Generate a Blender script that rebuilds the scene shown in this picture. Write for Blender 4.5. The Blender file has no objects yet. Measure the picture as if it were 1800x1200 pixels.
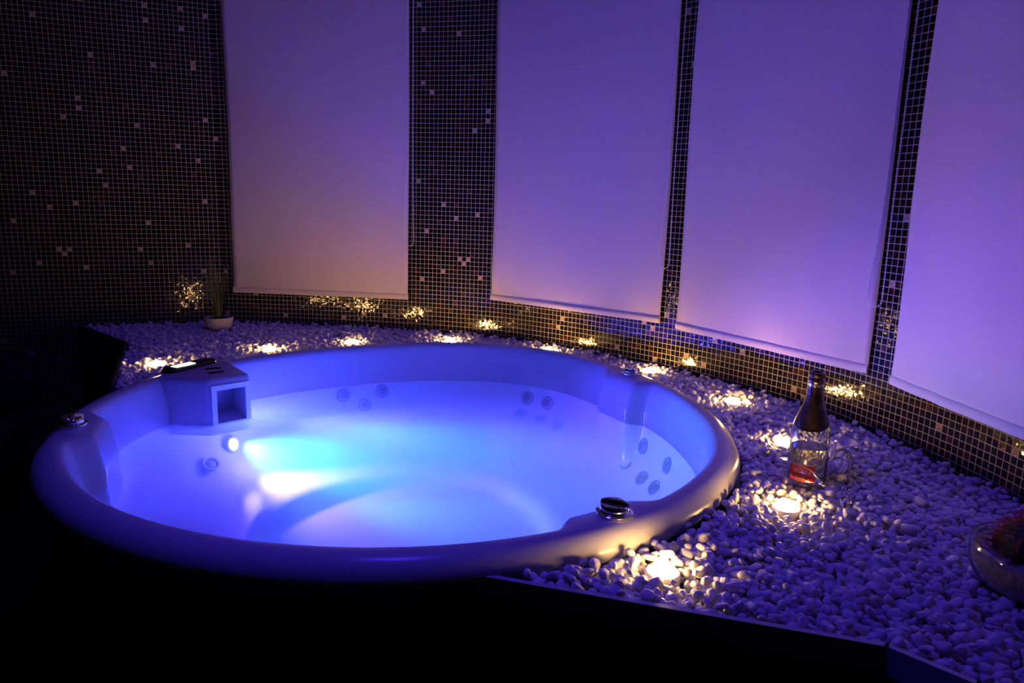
import bpy, bmesh, math, random
import numpy as np
from mathutils import Vector, Matrix, noise
random.seed(7); rng = np.random.default_rng(7)
PI = math.pi
S = bpy.context.scene
col = S.collection

# ------------------------------------------------------------ camera, world, exposure
F_PX, PITCH, ROLL, CAM_H = 1290.7, 0.1957, 0.0303, 0.654
cd = bpy.data.cameras.new('camera'); cam = bpy.data.objects.new('camera', cd); col.objects.link(cam)
cd.sensor_fit = 'HORIZONTAL'; cd.sensor_width = 36.0; cd.lens = F_PX/1800*36.0
cd.clip_start = 0.02; cd.clip_end = 50
fw = Vector((0, math.cos(PITCH), -math.sin(PITCH))); rt0 = Vector((1, 0, 0)); up0 = rt0.cross(fw)
rt = rt0*math.cos(ROLL)+up0*math.sin(ROLL); upv = -rt0*math.sin(ROLL)+up0*math.cos(ROLL)
M = Matrix((rt, upv, -fw)).transposed().to_4x4(); M.translation = (0, 0, CAM_H)
cam.matrix_world = M
S.camera = cam
w = bpy.data.worlds.new('night'); S.world = w; w.use_nodes = True
w.node_tree.nodes['Background'].inputs[0].default_value = (0.02, 0.012, 0.06, 1)
w.node_tree.nodes['Background'].inputs[1].default_value = 0.02
S.view_settings.view_transform = 'Standard'; S.view_settings.look = 'None'
S.view_settings.gamma = 1; S.view_settings.use_curve_mapping = False
S.view_settings.exposure = 0.0

# light levels
LED_W = 1000.0       # blue underwater lamp, spot
LED_P = 20.0        # its wide spill
LED_COL = (0.042, 0.042, 1.0)
HOT_W = 2.2
BEAM_W = 175.0        # white core of the lamp close to the lens
PUCK = 158.0         # warm pucks between the pebbles
VIO_W = 12.0         # violet ceiling downlight
VIO_COL = (0.06, 0.02, 1.0)

def lamp(name, kind, loc, power, color, size=0.05, target=None, cone=None, blend=0.5):
    d = bpy.data.lights.new(name, kind); d.energy = power; d.color = color
    if kind == 'AREA': d.shape = 'DISK'; d.size = size
    else: d.shadow_soft_size = size
    if cone: d.spot_size = cone; d.spot_blend = blend
    o = bpy.data.objects.new(name, d); col.objects.link(o); o.location = loc
    if target is not None:
        o.rotation_euler = (Vector(target)-Vector(loc)).to_track_quat('-Z', 'Y').to_euler()
    return o
LAMP_POS = Vector((-1.035, 2.630, -0.290))
lamp('tub_light_wash', 'SPOT', LAMP_POS+Vector((.045, -.02, 0)), LED_W, LED_COL, .02, (0.25, 2.25, -0.60), math.radians(86), .9)
lamp('tub_light_spill', 'POINT', LAMP_POS+Vector((.10, -.04, -.01)), LED_P, LED_COL, .03)
lamp('tub_light_core', 'SPOT', LAMP_POS+Vector((.04, -.02, .010)), HOT_W, (.75, 1, .80), .015, (-.10, 2.36, -.44), math.radians(60), 1)
lamp('tub_light_beam', 'SPOT', LAMP_POS+Vector((.05, -.02, .0)), BEAM_W, (.05, 1, .95), .02, (.55, 2.17, -.37), math.radians(42), 1)
lamp('ceiling_violet_light', 'AREA', (-0.30, 1.5, 1.70), VIO_W, VIO_COL, .35, (-.1, 1.9, 0))

# ------------------------------------------------------------ helpers
def nd(nt, t, **kw):
    n = nt.nodes.new(t)
    for k, v in kw.items(): setattr(n, k, v)
    return n
def mat(name, color=(.8, .8, .8), rough=.5, metal=0., spec=.5, coat=0., trans=0., ior=1.45, emit=None, estr=0.):
    m = bpy.data.materials.new(name); m.use_nodes = True; b = m.node_tree.nodes['Principled BSDF']
    b.inputs['Base Color'].default_value = (*color, 1); b.inputs['Roughness'].default_value = rough
    b.inputs['Metallic'].default_value = metal; b.inputs['Specular IOR Level'].default_value = spec
    b.inputs['Coat Weight'].default_value = coat; b.inputs['Transmission Weight'].default_value = trans
    b.inputs['IOR'].default_value = ior
    if emit: b.inputs['Emission Color'].default_value = (*emit, 1); b.inputs['Emission Strength'].default_value = estr
    return m
def noisy(m, c1, c2, scale=60, bump=0., bscale=None, detail=3):
    nt = m.node_tree; b = nt.nodes['Principled BSDF']; tc = nd(nt, 'ShaderNodeTexCoord')
    n = nd(nt, 'ShaderNodeTexNoise'); n.inputs['Scale'].default_value = scale; n.inputs['Detail'].default_value = detail
    r = nd(nt, 'ShaderNodeValToRGB'); r.color_ramp.elements[0].position = .35; r.color_ramp.elements[1].position = .65
    r.color_ramp.elements[0].color = (*c1, 1); r.color_ramp.elements[1].color = (*c2, 1)
    nt.links.new(tc.outputs['Object'], n.inputs['Vector']); nt.links.new(n.outputs['Fac'], r.inputs[0]); nt.links.new(r.outputs[0], b.inputs['Base Color'])
    if bump:
        n2 = nd(nt, 'ShaderNodeTexNoise'); n2.inputs['Scale'].default_value = bscale or scale
        bp = nd(nt, 'ShaderNodeBump'); bp.inputs['Strength'].default_value = bump; bp.inputs['Distance'].default_value = .002
        nt.links.new(tc.outputs['Object'], n2.inputs['Vector']); nt.links.new(n2.outputs['Fac'], bp.inputs['Height']); nt.links.new(bp.outputs[0], b.inputs['Normal'])
    return m
def link_mesh(name, me, m, parent=None, smooth=True):
    if m is not None: me.materials.append(m)
    if smooth and len(me.polygons):
        me.polygons.foreach_set('use_smooth', [True]*len(me.polygons))
    o = bpy.data.objects.new(name, me); col.objects.link(o)
    if parent is not None:
        o.parent = parent
        o.matrix_parent_inverse = Matrix.Translation(-Vector(parent.location)) if not parent.rotation_euler.z else parent.matrix_basis.inverted()
    return o
def obj_bm(name, bm, m, parent=None, smooth=True, angle=None):
    me = bpy.data.meshes.new(name); bm.normal_update(); bm.to_mesh(me); bm.free()
    o = link_mesh(name, me, m, parent, smooth)
    if angle is not None: me.set_sharp_from_angle(angle=math.radians(angle))
    return o
def obj_pd(name, vs, fs, m, parent=None, smooth=True, angle=None):
    me = bpy.data.meshes.new(name); me.from_pydata([tuple(v) for v in vs], [], fs); me.update()
    o = link_mesh(name, me, m, parent, smooth)
    if angle is not None: me.set_sharp_from_angle(angle=math.radians(angle))
    return o
def thing(name, loc, label, cat, group=None):
    o = bpy.data.objects.new(name, None); col.objects.link(o); o.location = loc; o.empty_display_size = .05
    return tag(o, label, cat, group)
def tag(o, label, cat, group=None, kind=None):
    o['label'] = label; o['category'] = cat
    if group: o['group'] = group
    if kind: o['kind'] = kind
    return o
def struct(o, label=None, cat=None):
    o['kind'] = 'structure'
    if label: o['label'] = label
    if cat: o['category'] = cat
    return o
def lathe(prof, n=32, M4=None, cap0=True, cap1=True):
    """prof: list of (r,z). returns verts, faces"""
    vs, fs = [], []
    for r, z in prof:
        for i in range(n):
            a = 2*PI*i/n; vs.append(Vector((r*math.cos(a), r*math.sin(a), z)))
    for k in range(len(prof)-1):
        for i in range(n):
            j = (i+1) % n; fs.append((k*n+i, k*n+j, (k+1)*n+j, (k+1)*n+i))
    if cap0: fs.append(tuple(range(n-1, -1, -1)))
    if cap1: fs.append(tuple((len(prof)-1)*n+i for i in range(n)))
    if M4 is not None: vs = [M4 @ v for v in vs]
    return vs, fs
def lathe_obj(name, prof, m, parent=None, n=32, M4=None, cap0=True, cap1=True, angle=40):
    vs, fs = lathe(prof, n, M4, cap0, cap1)
    return obj_pd(name, vs, fs, m, parent, True, angle)
def tube_geo(pts, r, n=8, taper=None):
    pts = [Vector(p) for p in pts]; vs, fs = [], []
    for i, p in enumerate(pts):
        t = (pts[min(i+1, len(pts)-1)]-pts[max(i-1, 0)]).normalized()
        a = t.orthogonal().normalized() if i == 0 else (a-t*a.dot(t)).normalized()
        b = t.cross(a); rr = r if taper is None else r*(1+(taper-1)*i/(len(pts)-1))
        for k in range(n):
            q = 2*PI*k/n; vs.append(p+(a*math.cos(q)+b*math.sin(q))*rr)
    for i in range(len(pts)-1):
        for k in range(n):
            j = (k+1) % n; fs.append((i*n+k, i*n+j, (i+1)*n+j, (i+1)*n+k))
    fs.append(tuple(range(n-1, -1, -1))); fs.append(tuple((len(pts)-1)*n+k for k in range(n)))
    return vs, fs
def merge(parts):
    V, Fc = [], []
    for vs, fs in parts:
        o = len(V); V += list(vs); Fc += [tuple(i+o for i in f) for f in fs]
    return V, Fc
def box_geo(c, s, rot=0.):
    R = Matrix.Rotation(rot, 3, 'Z'); vs = []
    for x in (-1, 1):
        for y in (-1, 1):
            for z in (-1, 1): vs.append(Vector(c)+R @ Vector((x*s[0]/2, y*s[1]/2, z*s[2]/2)))
    return vs, [(0, 1, 3, 2), (4, 6, 7, 5), (0, 4, 5, 1), (2, 3, 7, 6), (0, 2, 6, 4), (1, 5, 7, 3)]
def rbox(name, c, s, m, parent=None, rot=0., bev=.01, seg=3):
    bm = bmesh.new(); bmesh.ops.create_cube(bm, size=1)
    for v in bm.verts: v.co = Vector((v.co.x*s[0], v.co.y*s[1], v.co.z*s[2]))
    bmesh.ops.bevel(bm, geom=bm.edges[:], offset=bev, segments=seg, profile=.6, affect='EDGES')
    bmesh.ops.transform(bm, matrix=Matrix.Translation(c) @ Matrix.Rotation(rot, 4, 'Z'), verts=bm.verts)
    return obj_bm(name, bm, m, parent, True, 50)
def catmull(P, k=10):
    out = []
    for i in range(len(P)-1):
        p0, p1, p2, p3 = P[max(i-1, 0)], P[i], P[i+1], P[min(i+2, len(P)-1)]
        for j in range(k):
            t = j/k; out.append(tuple(.5*(2*b+(c-a)*t+(2*a-5*b+4*c-d)*t*t+(-a+3*b-3*c+d)*t**3) for a, b, c, d in zip(p0, p1, p2, p3)))
    out.append(tuple(P[-1])); return out

# ------------------------------------------------------------ plan of the place
FLOOR_Z, CEIL_Z, BED_Z, PEB_Z = -0.75, 1.75, -0.080, -0.040
WALL = catmull([(-1.52, 3.84), (-1.02, 3.825), (-.54, 3.77), (-.118, 3.66), (.138, 3.52), (.394, 3.315), (.644, 3.085), (.874, 2.81),
                (1.055, 2.52), (1.155, 2.26), (1.225, 2.0), (1.262, 1.72), (1.28, 1.3), (1.27, .8), (1.26, 0), (1.26, -2.0)], 8)
CORNER = (-1.52, 3.84); LEFT_END = (-3.4, 3.84-1.88*math.tan(math.radians(20)))
CX, CY = -0.3144, 2.2376
SC = [(-180, .985), (-160, .985), (-150, 1.0), (-120, 1.010), (-85, 1.010), (-60, 1.008), (-25, .995), (-10, .978), (5, .962), (22, .965), (42, .985),
      (57, 1.05), (72, 1.07), (91, 1.025), (105, .985), (118, .962), (130, .958), (150, .97), (170, .985), (180, .985)]
def rscale(th):
    d = (math.degrees(th)+180) % 360-180
    for (a, u), (b, v) in zip(SC, SC[1:]):
        if a <= d <= b:
            t = (d-a)/(b-a); t = t*t*(3-2*t); return u+(v-u)*t
    return 1.
NT = 288
_rs = [rscale(2*PI*i/NT) for i in range(NT)]
for _ in range(4): _rs = [(_rs[i-2]+_rs[i-1]+_rs[i]+_rs[(i+1) % NT]+_rs[(i+2) % NT])/5 for i in range(NT)]
def rsc(th):
    x = (th % (2*PI))/(2*PI)*NT; i = int(x) % NT; t = x-int(x); return _rs[i]*(1-t)+_rs[(i+1) % NT]*t
DECK_L = [(-1.391, 2.469), (-1.726, 3.219), (-2.165, 3.600)]
DECK_R = [(-.132, 1.284), (.622, 1.074), (.714, .983), (1.268, .46)]

# ------------------------------------------------------------ materials
def mosaic():
    m = bpy.data.materials.new('mosaic_tile'); m.use_nodes = True; nt = m.node_tree; b = nt.nodes['Principled BSDF']; L = nt.links.new
    uv = nd(nt, 'ShaderNodeUVMap'); sc = nd(nt, 'ShaderNodeVectorMath', operation='SCALE'); sc.inputs['Scale'].default_value = 1/0.0223
    L(uv.outputs[0], sc.inputs[0])
    fl = nd(nt, 'ShaderNodeVectorMath', operation='FLOOR'); fr = nd(nt, 'ShaderNodeVectorMath', operation='FRACTION')
    L(sc.outputs[0], fl.inputs[0]); L(sc.outputs[0], fr.inputs[0])
    sep = nd(nt, 'ShaderNodeSeparateXYZ'); L(fr.outputs[0], sep.inputs[0])
    def edge(o):
        a = nd(nt, 'ShaderNodeMath', operation='SUBTRACT'); a.inputs[1].default_value = .5; L(o, a.inputs[0])
        c = nd(nt, 'ShaderNodeMath', operation='ABSOLUTE'); L(a.outputs[0], c.inputs[0]); return c.outputs[0]
    mx = nd(nt, 'ShaderNodeMath', operation='MAXIMUM'); L(edge(sep.outputs[0]), mx.inputs[0]); L(edge(sep.outputs[1]), mx.inputs[1])
    g = nd(nt, 'ShaderNodeMapRange'); g.inputs['From Min'].default_value = .445; g.inputs['From Max'].default_value = .470; L(mx.outputs[0], g.inputs['Value'])
    wn = nd(nt, 'ShaderNodeTexWhiteNoise', noise_dimensions='2D'); L(fl.outputs[0], wn.inputs['Vector'])
    ramp = nd(nt, 'ShaderNodeValToRGB'); ramp.color_ramp.interpolation = 'CONSTANT'; e = ramp.color_ramp.elements
    e[0].color = (.003, .003, .004, 1); e[1].position = .45; e[1].color = (.010, .005, .004, 1)
    for p, c in ((.74, (.030, .009, .006)), (.86, (.006, .005, .012)), (.965, (.06, .024, .015)), (.988, (.38, .27, .18))):
        k = e.new(p); k.color = (*c, 1)
    L(wn.outputs['Value'], ramp.inputs[0])
    # streaky glass figure within the brown tiles
    n = nd(nt, 'ShaderNodeTexNoise'); n.inputs['Scale'].default_value = 2.2; n.inputs['Detail'].default_value = 2; L(sc.outputs[0], n.inputs['Vector'])
    sm = nd(nt, 'ShaderNodeMapRange'); sm.inputs['From Min'].default_value = .35; sm.inputs['From Max'].default_value = .7
    sm.inputs['To Min'].default_value = .5; sm.inputs['To Max'].default_value = 1.5; L(n.outputs['Fac'], sm.inputs['Value'])
    vm = nd(nt, 'ShaderNodeVectorMath', operation='SCALE'); L(ramp.outputs[0], vm.inputs[0]); L(sm.outputs[0], vm.inputs['Scale'])
    mix = nd(nt, 'ShaderNodeMix', data_type='RGBA'); L(g.outputs[0], mix.inputs[0]); L(vm.outputs[0], mix.inputs[6]); mix.inputs[7].default_value = (.41, .38, .28, 1)
    L(mix.outputs[2], b.inputs['Base Color'])
    rr = nd(nt, 'ShaderNodeMapRange'); L(g.outputs[0], rr.inputs['Value']); rr.inputs['To Min'].default_value = .09; rr.inputs['To Max'].default_value = .8; L(rr.outputs[0], b.inputs['Roughness'])
    # every tile is set at its own slight tilt
    geo = nd(nt, 'ShaderNodeNewGeometry'); s1 = nd(nt, 'ShaderNodeVectorMath', operation='SUBTRACT'); s1.inputs[1].default_value = (.5, .5, .5); L(wn.outputs['Color'], s1.inputs[0])
    n2 = nd(nt, 'ShaderNodeTexNoise'); n2.inputs['Scale'].default_value = 1.6; n2.inputs['Detail'].default_value = 1; L(sc.outputs[0], n2.inputs['Vector'])
    s2 = nd(nt, 'ShaderNodeVectorMath', operation='SUBTRACT'); s2.inputs[1].default_value = (.5, .5, .5); L(n2.outputs['Color'], s2.inputs[0])
    k1 = nd(nt, 'ShaderNodeVectorMath', operation='SCALE'); k1.inputs['Scale'].default_value = .04; L(s1.outputs[0], k1.inputs[0])
    k2 = nd(nt, 'ShaderNodeVectorMath', operation='SCALE'); k2.inputs['Scale'].default_value = .19; L(s2.outputs[0], k2.inputs[0])
    a1 = nd(nt, 'ShaderNodeVectorMath', operation='ADD'); L(k1.outputs[0], a1.inputs[0]); L(k2.outputs[0], a1.inputs[1])
    a2 = nd(nt, 'ShaderNodeVectorMath', operation='ADD'); L(a1.outputs[0], a2.inputs[0]); L(geo.outputs['Normal'], a2.inputs[1])
    no = nd(nt, 'ShaderNodeVectorMath', operation='NORMALIZE'); L(a2.outputs[0], no.inputs[0]); L(no.outputs[0], b.inputs['Normal'])
    b.inputs['Specular IOR Level'].default_value = .5
    return m
M_MOS = mosaic()
M_DARK = mat('black_lacquer', (.006, .005, .006), .35)
M_DWALL = mat('dark_wall_paint', (.02, .018, .02), .8)
M_CEIL = noisy(mat('ceiling_paint', rough=.9), (.06, .06, .06), (.08, .08, .08), 8)
M_FLOOR = noisy(mat('dark_floor_tile', rough=.5), (.006, .005, .006), (.010, .009, .010), 6)
M_TUB = mat('tub_acrylic', (.50, .50, .51), .24, spec=.35)
M_CHROME = mat('polished_chrome', (.75, .75, .78), .06, 1.)
M_TRIM = mat('pale_edge_trim', (.45, .43, .45), .35)
M_FAB = noisy(mat('blind_fabric', rough=.85, spec=.2), (.53, .45, .45), (.58, .50, .50), 500, .25, 900)
M_PEB = mat('white_pebble', (.78, .76, .74), .45)
def pebble_mat():
    nt = M_PEB.node_tree; b = nt.nodes['Principled BSDF']; oi = nd(nt, 'ShaderNodeNewGeometry')
    r = nd(nt, 'ShaderNodeValToRGB'); r.color_ramp.elements[0].color = (.60, .57, .54, 1); r.color_ramp.elements[1].color = (.88, .87, .86, 1)
    n = nd(nt, 'ShaderNodeTexNoise'); n.inputs['Scale'].default_value = 30; nt.links.new(oi.outputs['Position'], n.inputs['Vector'])
    nt.links.new(n.outputs['Fac'], r.inputs[0]); nt.links.new(r.outputs[0], b.inputs['Base Color'])
pebble_mat()

# ------------------------------------------------------------ room shell
def wall_strip(name, pts, z0, z1, m, u0=0., uvz=0.):
    vs, fs, us = [], [], []; u = u0
    for i, (x, y) in enumerate(pts):
        if i: u += math.hypot(x-pts[i-1][0], y-pts[i-1][1])
        vs += [(x, y, z0), (x, y, z1)]; us.append(u)
    for i in range(len(pts)-1): fs.append((2*i, 2*i+1, 2*i+3, 2*i+2))
    o = obj_pd(name, vs, fs, m, None, True)
    uv = o.data.uv_layers.new(name='UVMap')
    for p in o.data.polygons:
        for li in p.loop_indices:
            vi = o.data.loops[li].vertex_index; uv.data[li].uv = (us[vi//2]+5, vs[vi][2]+3)
    return o
def thick(o, t):
    md = o.modifiers.new('thickness', 'SOLIDIFY'); md.thickness = t; md.offset = 1; return o
back = wall_strip('wall_back', WALL, FLOOR_Z, CEIL_Z, M_MOS)
left = wall_strip('wall_left', [LEFT_END, CORNER], FLOOR_Z, CEIL_Z, M_MOS)
for o in (back, left):
    o.data.flip_normals() if o.data.polygons[0].normal.dot(Vector((0, 2, 0))-o.data.polygons[0].center) < 0 else None
    md = o.modifiers.new('thickness', 'SOLIDIFY'); md.thickness = .08; md.offset = -1; md.use_rim = False
struct(back, 'curved wall of black brown glass mosaic behind the blinds', 'wall')
struct(left, 'dark straight mosaic wall left of the first blind', 'wall')
struct(obj_pd('wall_side', *box_geo((-3.45, .6, .5), (.1, 5.4, 2.5)), M_DWALL, None, False))
struct(obj_pd('wall_front', *box_geo((-1.07, -2.05, .5), (4.86, .1, 2.5)), M_DWALL, None, False))
struct(obj_pd('floor', *box_geo((-1.05, .95, FLOOR_Z-.05), (4.9, 6.1, .1)), M_FLOOR, None, False))
struct(obj_pd('ceiling', *box_geo((-1.05, .95, CEIL_Z+.05), (4.9, 6.1, .1)), M_CEIL, None, False))

# ------------------------------------------------------------ raised deck with pebble bed
def prism(name, poly, z0, z1, m, parent=None):
    bm = bmesh.new(); vs = [bm.verts.new((x, y, z0)) for x, y in poly]; f = bm.faces.new(vs)
    r = bmesh.ops.extrude_face_region(bm, geom=[f]); ve = [g for g in r['geom'] if isinstance(g, bmesh.types.BMVert)]
    for v in ve: v.co.z = z1
    bmesh.ops.recalc_face_normals(bm, faces=bm.faces); bmesh.ops.triangulate(bm, faces=[f for f in bm.faces if len(f.verts) > 4])
    return obj_bm(name, bm, m, parent, False)
def arc(a0, a1, r, n):
    return [(CX+r*rsc(math.radians(a0+(a1-a0)*i/n))*math.cos(math.radians(a0+(a1-a0)*i/n)), CY+r*rsc(math.radians(a0+(a1-a0)*i/n))*math.sin(math.radians(a0+(a1-a0)*i/n))) for i in range(n+1)]
wend = [i for i, p in enumerate(WALL) if p[1] > .47][-1]
# tub footprint arc runs from the left deck edge, over the back, to the right deck edge
aL = math.degrees(math.atan2(DECK_L[0][1]-CY, DECK_L[0][0]-CX)); aR = math.degrees(math.atan2(DECK_R[0][1]-CY, DECK_R[0][0]-CX))
inset = lambda p, k=.999: (CX+(p[0]-CX)*k, CY+(p[1]-CY)*k)
poly = arc(aL, aR, .985, 90)+[DECK_R[0], DECK_R[1], DECK_R[2], DECK_R[3]]+[(x-.002, y-.002) for x, y in reversed(WALL[:wend+1])]+[(DECK_L[2][0], DECK_L[2][1]-.003), DECK_L[1], DECK_L[0]]
deck = prism('raised_deck', poly, FLOOR_Z, BED_Z, M_DARK); struct(deck, 'raised black deck around the hot tub that holds the pebbles', 'deck')
def trim(name, pts, wd=.012):
    parts = []
    for (a, b) in zip(pts, pts[1:]):
        c = ((a[0]+b[0])/2, (a[1]+b[1])/2); L = math.hypot(b[0]-a[0], b[1]-a[1]); ang = math.atan2(b[1]-a[1], b[0]-a[0])
        parts.append(box_geo((c[0], c[1], (BED_Z-.01+PEB_Z)/2), (L+wd*.5, wd, PEB_Z-BED_Z+.01), ang))
    V, Fc = merge(parts); return obj_pd(name, V, Fc, M_TRIM, None, False)
struct(trim('trim_1', DECK_R), 'pale edge strip along the front of the pebble bed', 'trim')
t2 = trim('trim_2', DECK_L, .010); struct(t2, 'thin edge strip along the left end of the pebble bed', 'trim')
t2.data.materials[0] = mat('dark_edge_trim', (.06, .055, .06), .4)

# ------------------------------------------------------------ hot tub
tub = thing('hot_tub', (CX, CY, FLOOR_Z), 'large round white hot tub with glowing blue water sunk in pebble deck', 'hot tub')
WATER_Z = -.163; WATER_D = .95
PROF = [(.990, -.10), (.995, -.075), (1.008, -.066), (1.015, -.052), (1.014, -.036), (1.004, -.018), (.988, -.006), (.968, -.001), (.952, -.002), (.940, -.010), (.932, -.026),
        (.925, -.06), (.917, -.100), (.914, -.112), (.914, -.163), (.908, -.20), (.895, -.25), (.872, -.305), (.832, -.355), (.77, -.392), (.68, -.412), (.54, -.420), (.50, -.425), (.478, -.440),
        (.465, -.450), (.45, -.460), (.42, -.466), (.34, -.468), (.18, -.469)]
COLS = [(-161, 7.0), (33, 7.5), (-55, 7.0)]
def colbump(th):
    d = math.degrees(th); s = 0
    for c, wd in COLS:
        x = abs((d-c+180) % 360-180)
        t = min(max((wd+2.2-x)/4.4, 0), 1); s = max(s, t*t*(3-2*t))
    return s
NA = 720; vs = []
for (r, z) in PROF:
    for i in range(NA):
        th = 2*PI*i/NA; q = rsc(th)
        inw = 0
        if r < .96 and z > -.34: inw = min((.965-r)/.03, 1)*(1 if z > -.2 else max(0, (z+.34)/.14))
        rr = r*q-.052*colbump(th)*inw
        vs.append((CX+rr*math.cos(th), CY+rr*math.sin(th), z))
fs = []
for k in range(len(PROF)-1):
    for i in range(NA):
        j = (i+1) % NA; fs.append((k*NA+i, k*NA+j, (k+1)*NA+j, (k+1)*NA+i))
fs.append(tuple((len(PROF)-1)*NA+i for i in range(NA)))
shell = obj_pd('tub_shell', vs, fs, M_TUB, tub, True, 60)
# dark skirt below the rim
vs = []; 
for z in (FLOOR_Z, -.09):
    for i in range(144):
        th = 2*PI*i/144; r = .975*rsc(th); vs.append((CX+r*math.cos(th), CY+r*math.sin(th), z))
skirt = obj_pd('side_panel', vs, [(i, (i+1) % 144, 144+(i+1) % 144, 144+i) for i in range(144)], M_DARK, tub, True); skirt['label'] = 'black side panel'
vs = []
for z, dr in ((-.098, 0), (-.098, .012), (-.088, .012), (-.088, 0)):
    for i in range(144):
        th = 2*PI*i/144; r = .985*rsc(th)+dr; vs.append((CX+r*math.cos(th), CY+r*math.sin(th), z))
obj_pd('seal_strip', vs, [(k*144+i, k*144+(i+1) % 144, ((k+1) % 4)*144+(i+1) % 144, ((k+1) % 4)*144+i) for k in range(4) for i in range(144)], mat('grey_seal', (.12, .10, .12), .4), tub, True, 40)

# water
def water_mat():
    m = bpy.data.materials.new('tub_water'); m.use_nodes = True; nt = m.node_tree; L = nt.links.new
    nt.nodes.remove(nt.nodes['Principled BSDF']); out = nt.nodes['Material Output']
    tr = nd(nt, 'ShaderNodeBsdfTransparent'); tr.inputs[0].default_value = (.80, .94, 1, 1)
    gl = nd(nt, 'ShaderNodeBsdfGlossy'); gl.inputs['Roughness'].default_value = .13
    fr = nd(nt, 'ShaderNodeFresnel'); fr.inputs['IOR'].default_value = 1.33
    mx = nd(nt, 'ShaderNodeMixShader'); tc = nd(nt, 'ShaderNodeTexCoord')
    n = nd(nt, 'ShaderNodeTexNoise'); n.inputs['Scale'].default_value = 7; n.inputs['Detail'].default_value = 2; L(tc.outputs['Object'], n.inputs['Vector'])
    bp = nd(nt, 'ShaderNodeBump'); bp.inputs['Strength'].default_value = .25; bp.inputs['Distance'].default_value = .01; L(n.outputs['Fac'], bp.inputs['Height'])
    vs_ = nd(nt, 'ShaderNodeVolumeScatter'); vs_.inputs['Color'].default_value = (.22, .92, 1, 1); vs_.inputs['Density'].default_value = WATER_D; vs_.inputs['Anisotropy'].default_value = .25
    L(vs_.outputs[0], out.inputs['Volume'])
    L(bp.outputs[0], gl.inputs['Normal']); tl = nd(nt, 'ShaderNodeBsdfTranslucent'); tl.inputs[0].default_value = (.75, .95, 1, 1)
    m0 = nd(nt, 'ShaderNodeMixShader'); m0.inputs[0].default_value = .30; L(tr.outputs[0], m0.inputs[1]); L(tl.outputs[0], m0.inputs[2])
    L(fr.outputs[0], mx.inputs[0]); L(m0.outputs[0], mx.inputs[1]); L(gl.outputs[0], mx.inputs[2]); L(mx.outputs[0], out.inputs[0])
    return m
vs = []
for zz in (WATER_Z, -.60):
    for i in range(NA):
        th = 2*PI*i/NA; r = (.9145 if zz == WATER_Z else .95)*rsc(th)-(.052*colbump(th) if zz == WATER_Z else 0); vs.append((CX+r*math.cos(th), CY+r*math.sin(th), zz))
wfs = [tuple(range(NA)), tuple(range(2*NA-1, NA-1, -1))]+[(NA+i, NA+(i+1) % NA, (i+1) % NA, i) for i in range(NA)]
wo = obj_pd('water', vs, wfs, water_mat(), None, False)
tag(wo, 'glowing blue water filling the round hot tub', 'water', kind='stuff')

# skimmer box on the left side of the shell
A, B, Cc, D, E_ = (-1.040, 2.445), (-.932, 2.552), (-1.10, 2.76), (-1.25, 2.66), (-1.235, 2.455)
bm = bmesh.new(); ZB0, ZB1 = -.20, .004
lo = [bm.verts.new((x, y, ZB0)) for x, y in (A, B, Cc, D, E_)]; hi = [bm.verts.new((x, y, ZB1)) for x, y in (A, B, Cc, D, E_)]
bm.faces.new(hi); bm.faces.new(list(reversed(lo)))
sides = [bm.faces.new((lo[i], lo[(i+1) % 5], hi[(i+1) % 5], hi[i])) for i in range(5)]
bmesh.ops.recalc_face_normals(bm, faces=bm.faces)
ed = [e for e in bm.edges if (abs(e.verts[0].co.z-e.verts[1].co.z) > .1 or (e.verts[0].co.z > 0 and e.verts[1].co.z > 0))]
bmesh.ops.bevel(bm, geom=ed, offset=.020, segments=5, profile=.5, affect='EDGES')
AB = Vector((B[0]-A[0], B[1]-A[1], 0)).normalized(); NN = Vector((AB.y, -AB.x, 0))
front = max([f for f in bm.faces if f.normal.dot(NN) > .99], key=lambda f: f.calc_area())
# cut the face at the foot so the opening sits above the water line
front_z = [v.co.z for v in front.verts]
mid = (Vector((A[0], A[1], 0))+Vector((B[0], B[1], 0)))/2
P0, P1 = Vector((A[0], A[1], 0))+AB*.024, Vector((B[0], B[1], 0))-AB*.024
zt, zb_ = -.040, -.158
hole = [(P0, zb_), (P1, zb_), (P1, zt), (P0, zt)]
outer_l = [v for v in front.verts]; bm.faces.remove(front)
hv = [bm.verts.new(Vector((p.x, p.y, z))+Vector((0, 0, 0))) for p, z in hole]
oc = sorted(outer_l, key=lambda v: (v.co.z, (v.co-Vector((A[0], A[1], 0))).dot(AB)))
if len(oc) == 4:
    bl, br = sorted(oc[:2], key=lambda v: (v.co-mid).dot(AB)); tl, tr_ = sorted(oc[2:], key=lambda v: (v.co-mid).dot(AB))
    for q in ((bl, br, hv[1], hv[0]), (br, tr_, hv[2], hv[1]), (tr_, tl, hv[3], hv[2]), (tl, bl, hv[0], hv[3])): bm.faces.new(q)
back_v = [bm.verts.new(v.co-NN*.115+Vector((0, 0, .012 if i < 2 else -.008))) for i, v in enumerate(hv)]
for i in range(4): bm.faces.new((hv[i], hv[(i+1) % 4], back_v[(i+1) % 4], back_v[i]))
bm.faces.new(back_v)
bmesh.ops.recalc_face_normals(bm, faces=bm.faces)
sk = obj_bm('skimmer_box', bm, M_TUB, tub, True, 35)
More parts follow.
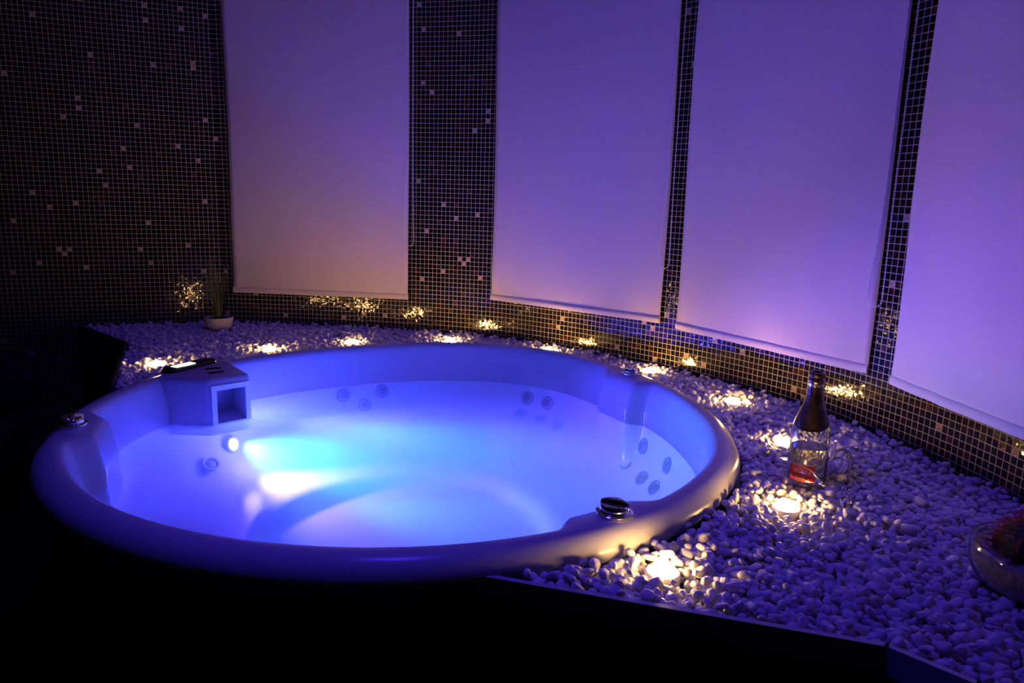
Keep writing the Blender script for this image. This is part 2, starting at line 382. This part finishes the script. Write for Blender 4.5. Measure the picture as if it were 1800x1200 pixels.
# raised frame round the opening
def frame_geo():
    z0, z1 = zb_-.006, zt+.018; a0, a1 = P0-AB*.017, P1+AB*.017; parts = []
    def bar(p, q, za, zb): 
        c = (p+q)/2; L_ = (q-p).length; return box_geo((c.x+NN.x*.003, c.y+NN.y*.003, (za+zb)/2), (L_, .008, zb-za), math.atan2(AB.y, AB.x))
    return merge([bar(a0, P0, z0, z1), bar(P1, a1, z0, z1), bar(P0, P1, zt, z1), bar(P0, P1, z0, zb_)])
fr = obj_pd('skimmer_frame', *frame_geo(), mat('skimmer_plastic', (.86, .86, .88), .35), sk, False)
# control panel on the box top
M_BLK = mat('gloss_black_plastic', (.006, .006, .008), .12)
def stadium(c, L_, W_, z0, z1, ang, n=16, bev=.004):
    out = []
    for k in range(2*n):
        a = -PI/2+PI*(k % n)/(n-1) if k < n else PI/2+PI*(k % n)/(n-1)
        ox = (L_/2-W_/2)*(1 if k < n else -1); out.append((ox+W_/2*math.cos(a), W_/2*math.sin(a)))
    ca, sa = math.cos(ang), math.sin(ang); V = []
    for z, s in ((z0, 0), (z1-bev, 0), (z1, bev)):
        for x, y in out:
            h = math.hypot(x, y) or 1; x2, y2 = x*(1-s/h), y*(1-s/h); V.append((c[0]+x2*ca-y2*sa, c[1]+x2*sa+y2*ca, z))
    m_ = 2*n; Fc = [(k*m_+i, k*m_+(i+1) % m_, (k+1)*m_+(i+1) % m_, (k+1)*m_+i) for k in range(2) for i in range(m_)]
    Fc += [tuple(range(m_-1, -1, -1)), tuple(2*m_+i for i in range(m_))]
    return V, Fc
PA = math.atan2(.235, .105)
pan = obj_pd('control_panel', *stadium((-1.178, 2.615), .225, .064, -.004, .017, PA), M_BLK, tub, True, 50); pan['label'] = 'glossy black control panel'
dx, dy = math.cos(PA), math.sin(PA)
M_LCD = mat('lit_display', (.1, .1, .1), .3, emit=(.75, 1, .95), estr=1.6)
lc = Vector((-1.178-.028*dx, 2.615-.028*dy, .0175)); lv, lf = box_geo(lc, (.085, .030, .003), PA)
obj_pd('display', lv, lf, M_LCD, pan, False)['label'] = 'lit pale green display'
for ox in (.045, .065, .085):
    bc = Vector((-1.178+ox*dx, 2.615+ox*dy, .016)); lathe_obj('button', [(.007, 0), (.007, .0025), (.005, .0035)], mat('button_grey', (.05, .05, .06), .3), pan, 16, Matrix.Translation(bc))
for c, L_ in (((-1.085, 2.600), .06), ((-1.052, 2.545), .06)):
    obj_pd('air_valve', *stadium(c, L_, .018, .001, .0075, PA-.5), M_BLK, tub, True, 50)

# jets
M_JET = mat('jet_grey_plastic', (.10, .10, .14), .3); M_JETD = mat('jet_dark_hole', (.008, .009, .015), .5)
def surf_at(th, z):
    q = rsc(th)
    for (r0, z0), (r1, z1) in zip(PROF[8:], PROF[9:]):
        if z1 <= z <= z0 and z0 != z1:
            t = (z0-z)/(z0-z1); r = (r0+(r1-r0)*t)*q
            ca, sa = math.cos(th), math.sin(th); n = Vector((-(z0-z1)*ca, -(z0-z1)*sa, (r0-r1))).normalized()
            return Vector((CX+r*ca, CY+r*sa, z)), n
def jet(th_deg, z, R=.030, light=False):
    p, n = surf_at(math.radians(th_deg), z); Mx = Matrix.Translation(p-n*.004) @ n.to_track_quat('Z', 'Y').to_matrix().to_4x4()
    j = lathe_obj('jet', [(R*.99, 0), (R, .006), (R*.9, .010), (R*.72, .009), (R*.66, .004)], M_TUB if light else M_JET, tub, 28, Mx, True, False)
    lathe_obj('nozzle', [(R*.64, .003), (R*.5, .006), (R*.2, .007)], M_JET if light else M_JETD, j, 20, Mx)
for a_, z_ in ((117, -.20), (106, -.20), (111, -.25), (66, -.215), (60, -.22), (67, -.29), (61, -.30), (55, -.30),
               (22, -.23), (9, -.23), (26, -.31), (17, -.32), (10, -.315)): jet(a_, z_)
# floor grille ring jet near the lamp and its lens
def lens_at(name, p, n, R, m1, m2):
    Mx = Matrix.Translation(p) @ n.to_track_quat('Z', 'Y').to_matrix().to_4x4()
    j = lathe_obj(name, [(R, 0), (R*1.02, .006), (R*.95, .011), (R*.75, .010), (R*.7, .005)], m1, tub, 32, Mx, True, False)
    return j, lathe_obj('lens', [(R*.7, .003), (R*.5, .008), (R*.15, .010)], m2, j, 24, Mx)
nl = Vector((.85, -.38, .30)).normalized()
j, _l = lens_at('underwater_lamp', LAMP_POS+Vector((-.012, .012, -.01)), nl, .030, M_TUB, mat('lamp_lens_lit', (.8, .9, 1), .3, emit=(.75, 1, .95), estr=14))
_l.name = 'lamp_lens'
lens_at('drain_ring', surf_at(math.radians(160), -.34)[0]+Vector((.012, -.004, .006)), (surf_at(math.radians(160), -.34)[1]+Vector((0, -.3, .8))).normalized(), .032, M_TUB, mat('drain_grille', (.30, .32, .42), .4))[0]['label'] = 'white ringed suction cover under water'
# support wall under the lamp so that it is set in the shell foot of the skimmer box

# diverter knobs on the rim
def knob(th_deg, r, big=1.):
    th = math.radians(th_deg); rr = r*rsc(th)
    p = Vector((CX+rr*math.cos(th), CY+rr*math.sin(th), -.003)); s = big
    Mx = Matrix.Translation(p)
    k = lathe_obj('diverter_knob', [(.038*s, 0), (.040*s, .003), (.040*s, .007), (.036*s, .010), (.030*s, .011)], M_CHROME, tub, 40, Mx)
    k['label'] = 'polished chrome diverter knob'
    lathe_obj('knob_cap', [(.030*s, .009), (.032*s, .012), (.032*s, .019), (.028*s, .024), (.018*s, .026), (.004*s, .027)], M_CHROME, k, 40, Mx)
    a = th+.6; V, Fc = [], []; nseg = 14
    for i in range(nseg+1):    # swept grip across the cap
        t = -1+2*i/nseg; h = .030*s+.008*s*(1-t*t); wd = (.011-.006*t*t)*s
        cx_, cy_ = t*.030*s*math.cos(a), t*.030*s*math.sin(a); nx, ny = -math.sin(a), math.cos(a)
        for u, zz in ((-1, .020*s), (-.8, h-.003*s), (0, h), (.8, h-.003*s), (1, .020*s)): V.append(p+Vector((cx_+nx*wd*u, cy_+ny*wd*u, zz)))
    for i in range(nseg):
        for j in range(4): Fc.append((i*5+j, i*5+j+1, (i+1)*5+j+1, (i+1)*5+j))
    Fc += [(4, 3, 2, 1, 0), tuple(nseg*5+j for j in range(5))]
    obj_pd('grip', V, Fc, M_CHROME, k, True, 60)
knob(-161, .955, 1.); knob(33, .948, 1.0); knob(-55, .940, 1.)

# ------------------------------------------------------------ roller blinds with bead chains
M_TUBE = mat('blind_tube', (.5, .5, .5), .4, .6); M_BEAD = mat('bead_plastic', (.75, .74, .78), .25)
ico = bmesh.new(); bmesh.ops.create_icosphere(ico, subdivisions=1, radius=1); ICO_V = [v.co.copy() for v in ico.verts]; ICO_F = [tuple(v.index for v in f.verts) for f in ico.faces]; ico.free()
def blind(p, q, z0, label, chain_end_z, seed, over=0.022, zskew=0.):
    a = Vector((p[0], p[1], 0)); b = Vector((q[0], q[1], 0)); t = (b-a).normalized(); nrm = Vector((t.y, -t.x, 0)); Wd = (b-a).length
    root = thing('roller_blind', ((a+b)/2)+Vector((0, 0, z0)), label, 'blind', 'roller blinds hung along the curved wall')
    nx, nz = 40, 60; z1 = 1.62; V, Fc = [], []
    def off(u, z):
        k = math.exp(-(z-z0)/.25)
        d = .004*noise.noise(Vector((u*5+seed*7, z*1.2, 0)))+.006*k*noise.noise(Vector((u*9+seed*3, z*5, 4)))
        d += .006*(abs(2*u-1)**10)*math.sin(z*4+seed)      # edges curl
        return d
    for j in range(nz+1):
        z = z0+.030+(z1-z0-.030)*(j/nz)**1.3
        for i in range(nx+1):
            u = i/nx; e = 1-.004*math.sin(z*3+seed); pt = a+t*((u-.5)*e+.5)*Wd+nrm*off(u, z); V.append((pt.x, pt.y, z))
    for j in range(nz):
        for i in range(nx): c = j*(nx+1)+i; Fc.append((c, c+1, c+nx+2, c+nx+1))
    f = obj_pd('fabric', V, Fc, M_FAB, root, True); md = f.modifiers.new('thickness', 'SOLIDIFY'); md.thickness = .0015; md.offset = 0
    # hem pocket with bar
    V, Fc = [], []; prof = [(-.001, .031), (.005, .027), (.0065, .014), (.005, .002), (.0, 0), (-.004, .003), (-.004, .027)]; m_ = len(prof)
    for i in range(nx+1):
        u = i/nx; o0 = off(u, z0+.03)
        for (d, h) in prof: pt = a+t*u*Wd+nrm*(o0+d); V.append((pt.x, pt.y, z0+h))
    for i in range(nx):
        for k in range(m_): Fc.append((i*m_+k, i*m_+(k+1) % m_, (i+1)*m_+(k+1) % m_, (i+1)*m_+k))
    Fc += [tuple(range(m_)), tuple(nx*m_+k for k in range(m_-1, -1, -1))]
    obj_pd('hem_bar', V, Fc, M_FAB, root, True, 50)
    # roller tube and brackets
    rc = a+nrm*-.0+Vector((0, 0, z1+.03)); R = Matrix.Translation(rc) @ t.to_track_quat('Z', 'Y').to_matrix().to_4x4()
    lathe_obj('roller_tube', [(.026, 0), (.026, Wd)], M_TUBE, root, 24, R)
    # bead chain loop: one strand in front of the fabric edge, one beyond it
    if chain_end_z is not None:
        zb = chain_end_z; x0, x1 = Wd-.018, Wd+over; parts = []; r = .0026; pitch = .0068; path = []
        z = z1+.02
        while z > zb+.03:
            k = min(1, (z-zb)/.35); sw = .006*math.sin(z*5+seed)*(1-k); path.append((x0+(x1-x0)*.28*k+sw, z)); z -= pitch
        n_ = 7; cxm, rx = (x0+x1)/2, (x1-x0)/2
        for i in range(1, n_): an = PI+PI*i/n_; path.append((cxm+rx*math.cos(an), zb+.03+.026*math.sin(an)))
        z = zb+.03
        while z < z1+.02:
            k = min(1, (z-zb)/.35); path.append((x1-(x1-x0)*.12*k, z)); z += pitch
        for (x, z) in path:
            c = a+t*x+nrm*(.014)+Vector((0, 0, z)); parts.append(([v*r+c for v in ICO_V], ICO_F))
        parts.append(tube_geo([a+t*x+nrm*.014+Vector((0, 0, z)) for x, z in path], .0006, 4))
        obj_pd('bead_chain', *merge(parts), M_BEAD, root, True)['label'] = 'white bead pull chain'
    return root
BL = [((-1.4647, 3.8221), (-0.5402, 3.7527), 0.1138), ((-0.1087, 3.6386), (0.6267, 3.0815), 0.1416), ((0.6804, 3.024), (1.1336, 2.285), 0.1297), ((1.1618, 2.1964), (1.264, 1.33), 0.1201)]
blind(*BL[0], 'leftmost tall pale roller blind, next to the dark tiled wall', .385, 1, .03)
blind(*BL[1], 'second roller blind from the left, right of the broad mosaic strip', .372, 2, .03)
blind(*BL[2], 'third roller blind from the left, behind the sparkling wine bottle', .345, 3, .03)
blind(*BL[3], 'rightmost roller blind, cut off by the right edge of the view', None, 4)

# ------------------------------------------------------------ puck lights in the pebbles
LIGHTS = [(-1.40, 2.82), (-1.07, 3.16), (-.74, 3.36), (-.30, 3.48), (.165, 3.31), (.575, 2.965), (.795, 2.53), (.819, 2.083), (.656, 1.622), (.303, 1.300)]
WHERE = ['beside the control panel, leftmost of all', 'behind the rim just right of the skimmer box', 'behind the tub rim, third from the left end',
         'behind the tub, below the broad mosaic strip', 'behind the tub rim, fifth from the left end', 'right behind the small far chrome knob', 'at the right of the tub, below the third blind',
         'beside the upper half of the sparkling wine bottle', 'in front of the sparkling wine bottle and fallen flute', 'nearest the camera, beside the near chrome knob']
M_LENS = mat('warm_lens_lit', (1, .95, .8), .3, emit=(1.0, .55, .18), estr=PUCK); M_RING = mat('lamp_ring_clear', (.9, .85, .7), .15, spec=.8)
for (x, y), wh in zip(LIGHTS, WHERE):
    z = BED_Z; root = thing('puck_light', (x, y, z), 'small glowing warm puck light '+wh, 'light', 'warm puck lights set in the pebbles'); Mx = Matrix.Translation((x, y, z))
    lathe_obj('housing', [(.034, 0), (.034, .032), (.031, .036), (.027, .036), (.0255, .032)], M_RING, root, 32, Mx, True, False)
    lathe_obj('lens', [(.025, .032), (.024, .040), (.020, .047), (.013, .051), (.006, .053), (.001, .0535)], M_LENS, root, 24, Mx, False, True)

# ------------------------------------------------------------ pots
POTS = [(-1.462, 3.60, .066), (1.005, 1.270, .135)]
BOTTLE = Vector((.766, 1.790, PEB_Z-.004))

# ------------------------------------------------------------ pebbles
def inside(p, poly):
    x, y = p; c = False
    for i in range(len(poly)):
        x0, y0 = poly[i]; x1, y1 = poly[i-1]
        if (y0 > y) != (y1 > y) and x < (x1-x0)*(y-y0)/(y1-y0)+x0: c = not c
    return c
def seg_d(p, a, b):
    ax, ay = a; bx, by = b; t = ((p[0]-ax)*(bx-ax)+(p[1]-ay)*(by-ay))/((bx-ax)**2+(by-ay)**2); t = min(max(t, 0), 1)
    return math.hypot(p[0]-ax-t*(bx-ax), p[1]-ay-t*(by-ay))
def bed_clear(x, y, rad):
    if not inside((x, y), poly): return False
    if x < .62 and y < 2 and y < 1.284-.2785*(x+.132)+.006+rad*.7: return False
    th = math.atan2(y-CY, x-CX)
    if math.hypot(x-CX, y-CY) < 1.018*rsc(th)+rad*.8: return False
    for e in (DECK_R, DECK_L):
        for a_, b_ in zip(e, e[1:]):
            if seg_d((x, y), a_, b_) < rad*.7+.006: return False
    for a_, b_ in zip(WALL[:wend+1:3], WALL[3:wend+4:3]):
        if seg_d((x, y), a_, b_) < rad*.8+.004: return False
    if seg_d((x, y), LEFT_END, CORNER) < rad*.8+.004: return False
    return True
def pebble_meshes(sub, n):
    out = []
    for k in range(n):
        bm = bmesh.new(); bmesh.ops.create_icosphere(bm, subdivisions=sub, radius=1)
        for v in bm.verts:
            d = 1+.34*noise.noise(v.co*1.1+Vector((k*9.1, 0, 0)))+.14*noise.noise(v.co*2.4+Vector((0, k*5.3, 0)))
            c = v.co*d; m_ = max(abs(c.x), abs(c.y), abs(c.z)); v.co = c.lerp(c/m_*.88, .34)
        out.append((np.array([tuple(v.co) for v in bm.verts]), np.array([[v.index for v in f.verts] for f in bm.faces])))
        bm.free()
    return out
cand = []
def add_layer(sp, zlo, zhi, keep, smin, smax):
    xs = np.arange(-2.25, 1.32, sp); ys = np.arange(.45, 3.9, sp*.87)
    for j, y in enumerate(ys):
        for x in xs:
            px, py = x+(sp/2 if j % 2 else 0)+random.uniform(-.42, .42)*sp, y+random.uniform(-.42, .42)*sp
            if random.random() > keep: continue
            a = random.uniform(smin, smax)*(1.25 if random.random() < .12 else 1)
            if not bed_clear(px, py, a): continue
            z = random.uniform(zlo, zhi)+.006*noise.noise(Vector((px*6, py*6, 0)))
            bad = False
            for (lx, ly) in LIGHTS:
                d = math.hypot(px-lx, py-ly)
                if d < .036+a*.8 or (d < .047 and z > PEB_Z-.012): bad = True
            for (lx, ly, lr) in POTS:
                if math.hypot(px-lx, py-ly) < (lr*.8 if lr < .1 else .088)+a*.5: bad = True
            if math.hypot(px-BOTTLE.x, py-BOTTLE.y) < .042+a*.6 and z > PEB_Z-.02: bad = True
            if bad: continue
            # skip the wedge never seen by any nearby viewpoint? keep everything
            cand.append((px, py, z, a, a*random.uniform(.55, .95), a*random.uniform(.40, .75)))
add_layer(.0190, BED_Z+.006, BED_Z+.016, .9, .010, .0150)
add_layer(.0180, PEB_Z-.022, PEB_Z-.006, .92, .0085, .0145)
add_layer(.0260, PEB_Z-.004, PEB_Z+.003, .45, .0080, .0130)
cand = np.array(cand)
def cam_px(c):
    d = np.stack([c[:, 0], c[:, 1], c[:, 2]-CAM_H], 1); r = np.array(rt); u = np.array(upv); f = np.array(fw)
    z = d @ f; return 900+F_PX*(d @ r)/z, 600-F_PX*(d @ u)/z, z
px, py, dz = cam_px(cand)
score = cand[:, 3]*cand[:, 4]/dz**2
vis = (px > -10) & (px < 1810) & (py < 1205) & (cand[:, 2] > PEB_Z-.018)
score = np.where(vis, score, 0)
order = np.argsort(-score); near = order[:300]; rest = order[300:]
# euler/rotations
def rots(n, tilt=.55):
    az = rng.uniform(0, 2*PI, n); tx = rng.normal(0, tilt, n); ty = rng.normal(0, tilt, n); return az, tx, ty
VAR2 = pebble_meshes(2, 14)
az, tx, ty = rots(len(cand))
az, tx, ty = np.array(az), np.clip(tx, -1.1, 1.1), np.clip(ty, -1.1, 1.1)
def rmat(i):
    return np.array((Matrix.Rotation(az[i], 3, 'Z') @ Matrix.Rotation(tx[i], 3, 'X') @ Matrix.Rotation(ty[i], 3, 'Y')))
VV, FF = [], []; off = 0
for i in rest:
    v, f = VAR2[i % 14]; c = cand[i]; p = (v*c[3:6]) @ rmat(i).T+c[:3]; VV.append(p); FF.append(f+off); off += len(v)
VV = np.concatenate(VV); FF = np.concatenate(FF)
me = bpy.data.meshes.new('pebbles'); me.vertices.add(len(VV)); me.vertices.foreach_set('co', VV.ravel().astype(np.float32))
me.loops.add(FF.size); me.loops.foreach_set('vertex_index', FF.ravel().astype(np.int32)); me.polygons.add(len(FF))
me.polygons.foreach_set('loop_start', np.arange(0, FF.size, 3, dtype=np.int32)); me.update(calc_edges=True); me.validate()
po = link_mesh('pebbles', me, M_PEB); tag(po, 'bed of small white pebbles filling the deck around the tub', 'pebbles', kind='stuff')
VAR3 = pebble_meshes(3, 10); PM = []
for v, f in VAR3:
    me = bpy.data.meshes.new('pebble'); me.from_pydata(v.tolist(), [], f.tolist()); me.materials.append(M_PEB); me.polygons.foreach_set('use_smooth', [True]*len(f)); me.update(); PM.append(me)
for i in near:
    c = cand[i]; o = bpy.data.objects.new('pebble', PM[i % 10]); col.objects.link(o); o.location = c[:3]; o.scale = c[3:6]
    o.rotation_euler = Matrix(rmat(i).tolist()).to_euler()
    tag(o, 'small rounded white pebble in the bed nearest the camera', 'pebble', 'white pebbles nearest the camera')

# ------------------------------------------------------------ plants in bowls
M_SPK = noisy(mat('speckled_grit', rough=.8), (.30, .26, .24), (.62, .56, .52), 260, .6, 260)
M_LEAF = noisy(mat('grass_leaf', rough=.5), (.03, .06, .02), (.07, .10, .04), 30)
M_GLASS = mat('clear_glass', (1, 1, 1), .02, trans=1., ior=1.45)
x, y, r = POTS[0]; z = PEB_Z-.006
root = thing('potted_grass', (x, y, z), 'small speckled bowl of thin grass in the far left corner by the first blind', 'potted plant'); Mx = Matrix.Translation((x, y, z))
lathe_obj('pot', [(.044, 0), (.052, .006), (.063, .030), (.067, .058), (.069, .066), (.066, .067), (.062, .058)], M_SPK, root, 36, Mx, True, False)
lathe_obj('soil', [(.063, .050), (.061, .054), (.02, .058), (.001, .058)], mat('soil', (.02, .015, .012), .9), root, 24, Mx)
def blades(n, H, spread, base_r, c, wd):
    V, Fc = [], []
    for k in range(n):
        a = random.uniform(0, 2*PI); b0 = random.uniform(0, base_r); h = H*random.uniform(.5, 1); sp = spread*random.uniform(.1, 1)*h/H; d = Vector((math.cos(a), math.sin(a), 0)); n_ = d.cross(Vector((0, 0, 1)))
        st = 7; o = len(V)
        for i in range(st+1):
            t = i/st; p = Vector(c)+d*(b0+sp*t*t)+Vector((0, 0, h*(t-.18*t*t*t*(sp/spread)))); ww = wd*(1-t*.92)
            V.append(p-n_*ww); V.append(p+n_*ww+d*.0008)
        for i in range(st): Fc.append((o+2*i, o+2*i+1, o+2*i+3, o+2*i+2))
    return V, Fc
lf = obj_pd('grass_blades', *blades(110, .33, .13, .022, (x, y, z+.05), .0021), M_LEAF, root, True); lf['kind'] = 'stuff'
x, y, r = POTS[1]
z = PEB_Z-.008
root = thing('potted_cactus', (x, y, z), 'round glass bowl of grey sand with a red spined cactus, cut by the right edge', 'potted plant'); Mx = Matrix.Translation((x, y, z)) @ Matrix.Diagonal((.97, .97, .86, 1))
lathe_obj('bowl', [(.075, 0), (.098, .006), (.115, .024), (.125, .055), (.1255, .090), (.122, .102), (.119, .101), (.1225, .088), (.121, .056), (.111, .027), (.094, .011), (.07, .005)], M_GLASS, root, 48, Mx, True, True)
lathe_obj('sand', [(.068, .0062), (.092, .0125), (.1085, .029), (.1185, .057), (.1195, .078), (.10, .083), (.03, .086), (.001, .086)], noisy(mat('grey_sand', rough=.9), (.20, .18, .15), (.42, .38, .33), 90, .7, 400), root, 48, Mx)
M_CAC = noisy(mat('cactus_skin', rough=.6), (.012, .02, .008), (.03, .045, .018), 40)
V, Fc = [], []; nc, nk = 72, 20; CR = .080
for k in range(nk+1):
    ph = -.20+(PI/2+.20)*k/nk
    for i in range(nc):
        a = 2*PI*i/nc; rb = 1+.07*math.cos(18*a)*math.cos(ph); V.append((x+CR*rb*math.cos(ph)*math.cos(a), y+CR*rb*math.cos(ph)*math.sin(a), z+.076+CR*.80*math.sin(ph)))
for k in range(nk):
    for i in range(nc): j = (i+1) % nc; Fc.append((k*nc+i, k*nc+j, (k+1)*nc+j, (k+1)*nc+i))
obj_pd('cactus', V, Fc, M_CAC, root, True); parts = []
for s in range(18):
    a0 = 2*PI*s/18
    for k in range(11):
        ph = -.15+1.62*k/10; c = Vector((CR*1.07*math.cos(ph)*math.cos(a0), CR*1.07*math.cos(ph)*math.sin(a0), CR*.80*math.sin(ph))); nn = c.normalized(); c += Vector((x, y, z+.076))
        for q in range(7):
            d = (nn+Vector((random.gauss(0, .55), random.gauss(0, .55), random.gauss(0, .55)))).normalized(); o_ = d.orthogonal().normalized()*.0007; o2 = d.cross(o_).normalized()*.0007
            e = c+d*random.uniform(.014, .024); parts.append(([c+o_, c-o_*.5+o2, c-o_*.5-o2, e], [(0, 1, 3), (1, 2, 3), (2, 0, 3), (0, 2, 1)]))
sp = obj_pd('spines', *merge(parts), mat('red_spine', (.42, .03, .035), .5), root, False); sp['kind'] = 'stuff'; sp['label'] = 'dense red spines'

# ------------------------------------------------------------ sparkling wine bottle
M_BOT = mat('pale_bottle_glass', (.93, .97, .88), .02, trans=1., ior=1.5)
M_FOIL = noisy(mat('dark_foil', (.05, .03, .05), .28, .85), (.035, .02, .03), (.16, .10, .09), 25, .5, 160)
bz = BOTTLE
KR, KZ = 1.12, .965
root = thing('wine_bottle', bz, 'sparkling wine bottle with dark foil neck and red label standing in the pebbles', 'bottle'); Mx = Matrix.Translation(bz) @ Matrix.Diagonal((KR, KR, KZ, 1))
BP = [(.030, .004), (.036, .001), (.041, .006), (.0425, .020), (.0425, .128), (.041, .145), (.036, .168), (.027, .198), (.020, .222), (.0165, .245), (.0150, .268), (.0148, .283)]
outer_p = BP; inner_p = [(max(r_-.003, .004), z_+(.004 if i < 3 else 0)) for i, (r_, z_) in reversed(list(enumerate(BP)))]
V, Fc = lathe(outer_p+inner_p, 48, Mx, False, False); nlast = (len(outer_p)+len(inner_p)-1)*48
Fc.append(tuple(range(47, -1, -1))); Fc.append(tuple(nlast+i for i in range(48)))
obj_pd('glass_body', V, Fc, M_BOT, root, True)
lathe_obj('wine', [(.0325, .0085), (.0380, .0105), (.0391, .022), (.0391, .100), (.001, .1005)], mat('white_wine', (.93, .86, .42), .02, trans=1., ior=1.34), root, 40, Mx)
# slanted foil collar
nf = 48; V, Fc = [], []
def brad(h):
    for (r0, z0), (r1, z1) in zip(BP[2:], BP[3:]):
        if z0 <= h <= z1: return r0+(r1-r0)*(h-z0)/(z1-z0)
    return .0148
rows = 14
for k in range(rows+1):
    for i in range(nf):
        a = 2*PI*i/nf; lo_ = .166+.016*math.cos(a-1.0); h = lo_+(.276-lo_)*k/rows; rr = brad(h)+.0009; V.append(Mx @ Vector((rr*math.cos(a), rr*math.sin(a), h)))
for k in range(rows):
    for i in range(nf): j = (i+1) % nf; Fc.append((k*nf+i, k*nf+j, (k+1)*nf+j, (k+1)*nf+i))
obj_pd('neck_foil', V, Fc, M_FOIL, root, True)['label'] = 'dark metallic neck foil with slanted lower edge'
lathe_obj('foil_band', [(.0158, .262), (.0170, .263), (.0170, .270), (.0158, .271)], mat('foil_band_silver', (.8, .75, .7), .2, .9), root, 36, Mx, False, False)
lathe_obj('bottle_lip', [(.0155, .270), (.0178, .274), (.0178, .280), (.0160, .283), (.0160, .287), (.0175, .289), (.0178, .297), (.0160, .300), (.0118, .300), (.0112, .285)], M_FOIL, root, 36, Mx, True, True)
# label wraps the lower body, facing the camera
va = math.atan2(-bz.y, -bz.x)
def curved_patch(a0, a1, z0, z1, rad, na=18, skew=0.):
    V, Fc = [], []
    for i in range(na+1):
        a = a0+(a1-a0)*i/na; t = i/na
        for h in (z0+skew*t, z1+skew*t): V.append(Mx @ Vector((rad*math.cos(a), rad*math.sin(a), h)))
    for i in range(na): Fc.append((2*i, 2*i+2, 2*i+3, 2*i+1))
    return V, Fc
la = va-.26
lab = obj_pd('front_label', *curved_patch(la-.66, la+.66, .012, .062, .0429, 24), mat('red_label', (.55, .02, .02), .4), root, True); lab['label'] = 'red paper label with cream lettering'
M_INK = mat('cream_ink', (.88, .72, .45), .5)
def text_on_bottle(body, size, zc, name, ang):
    cu = bpy.data.curves.new('t', 'FONT'); cu.body = body; cu.size = size; cu.align_x = 'CENTER'; cu.extrude = .0002; cu.resolution_u = 3
    to = bpy.data.objects.new('t', cu); col.objects.link(to); dg = bpy.context.evaluated_depsgraph_get(); me = bpy.data.meshes.new_from_object(to.evaluated_get(dg))
    bpy.data.objects.remove(to); bpy.data.curves.remove(cu)
    for v in me.vertices:
        a = ang+v.co.x/.0435; rr = .0433+v.co.z; v.co = Mx @ Vector((rr*math.cos(a), rr*math.sin(a), zc+v.co.y+.10*v.co.x*0))
    me.name = name; return link_mesh(name, me, M_INK, lab, False)
text_on_bottle('TIGRES', .0140, .037, 'lettering', la); text_on_bottle('LUS', .012, .021, 'lettering', la)
obj_pd('label_border', *merge([curved_patch(la-.66, la+.66, .060, .062, .0431, 24), curved_patch(la-.66, la+.66, .012, .0135, .0431, 24)]), M_INK, lab, True)
obj_pd('back_label', *curved_patch(la+1.35, la+2.3, .014, .075, .0429, 14), mat('dark_back_label', (.10, .07, .04), .5), root, True)['label'] = 'dark brown back label'
# ------------------------------------------------------------ champagne flutes lying by the bottle
def flute(base, direction, label, roll=0.):
    d = Vector(direction).normalized(); Mx = Matrix.Translation(base) @ d.to_track_quat('Z', 'Y').to_matrix().to_4x4()
    root = thing('champagne_flute', base, label, 'glass', 'champagne flutes lying by the bottle')
    g = M_GLASS
    lathe_obj('foot', [(.030, 0), (.0315, .0012), (.029, .0028), (.012, .0048), (.0045, .0075)], g, root, 40, Mx)
    lathe_obj('stem', [(.0044, .0078), (.0033, .012), (.0030, .050), (.0034, .072), (.0050, .078)], g, root, 20, Mx)
    bp = [(.0050, .0785), (.012, .086), (.0205, .105), (.0245, .130), (.0250, .160), (.0225, .200)]
    lathe_obj('flute_bowl', bp+[(r_-.0014, z_+.001 if z_ < .199 else z_) for r_, z_ in reversed(bp[1:])]+[(.003, .084)], g, root, 40, Mx, True, True)
flute((.792, 1.606, -.004), (-.52, .85, .02), 'empty champagne flute lying in front of the bottle, round foot to the right')
flute((.945, 1.955, -.004), (-.50, -.86, .04), 'empty champagne flute lying behind and right of the bottle')

# ------------------------------------------------------------ dark lounge chair at the far left, in the shade
M_UPH = noisy(mat('dark_upholstery', rough=.7), (.012, .011, .010), (.022, .020, .016), 20)
ch = thing('lounge_chair', (-2.25, 2.62, FLOOR_Z), 'dark padded lounge chair in the shade left of the tub', 'chair')
R0 = .35
def loc(x, y, z): q = Matrix.Rotation(R0, 3, 'Z') @ Vector((x, y, 0)); return (-2.25+q.x, 2.62+q.y, z)
rbox('seat', loc(0, 0, -.38), (.62, .62, .16), M_UPH, ch, R0, .05, 4)
rbox('backrest', loc(-.16, .0, .0), (.20, .56, .62), M_UPH, ch, R0, .09, 5)
for s in (-1, 1): rbox('armrest', loc(.04, s*.36, -.22), (.62, .12, .18), M_UPH, ch, R0, .05, 4)
for sx in (-1, 1):
    for sy in (-1, 1): rbox('leg', loc(sx*.26, sy*.26, -.60), (.05, .05, .30), M_DARK, ch, R0, .006, 2)
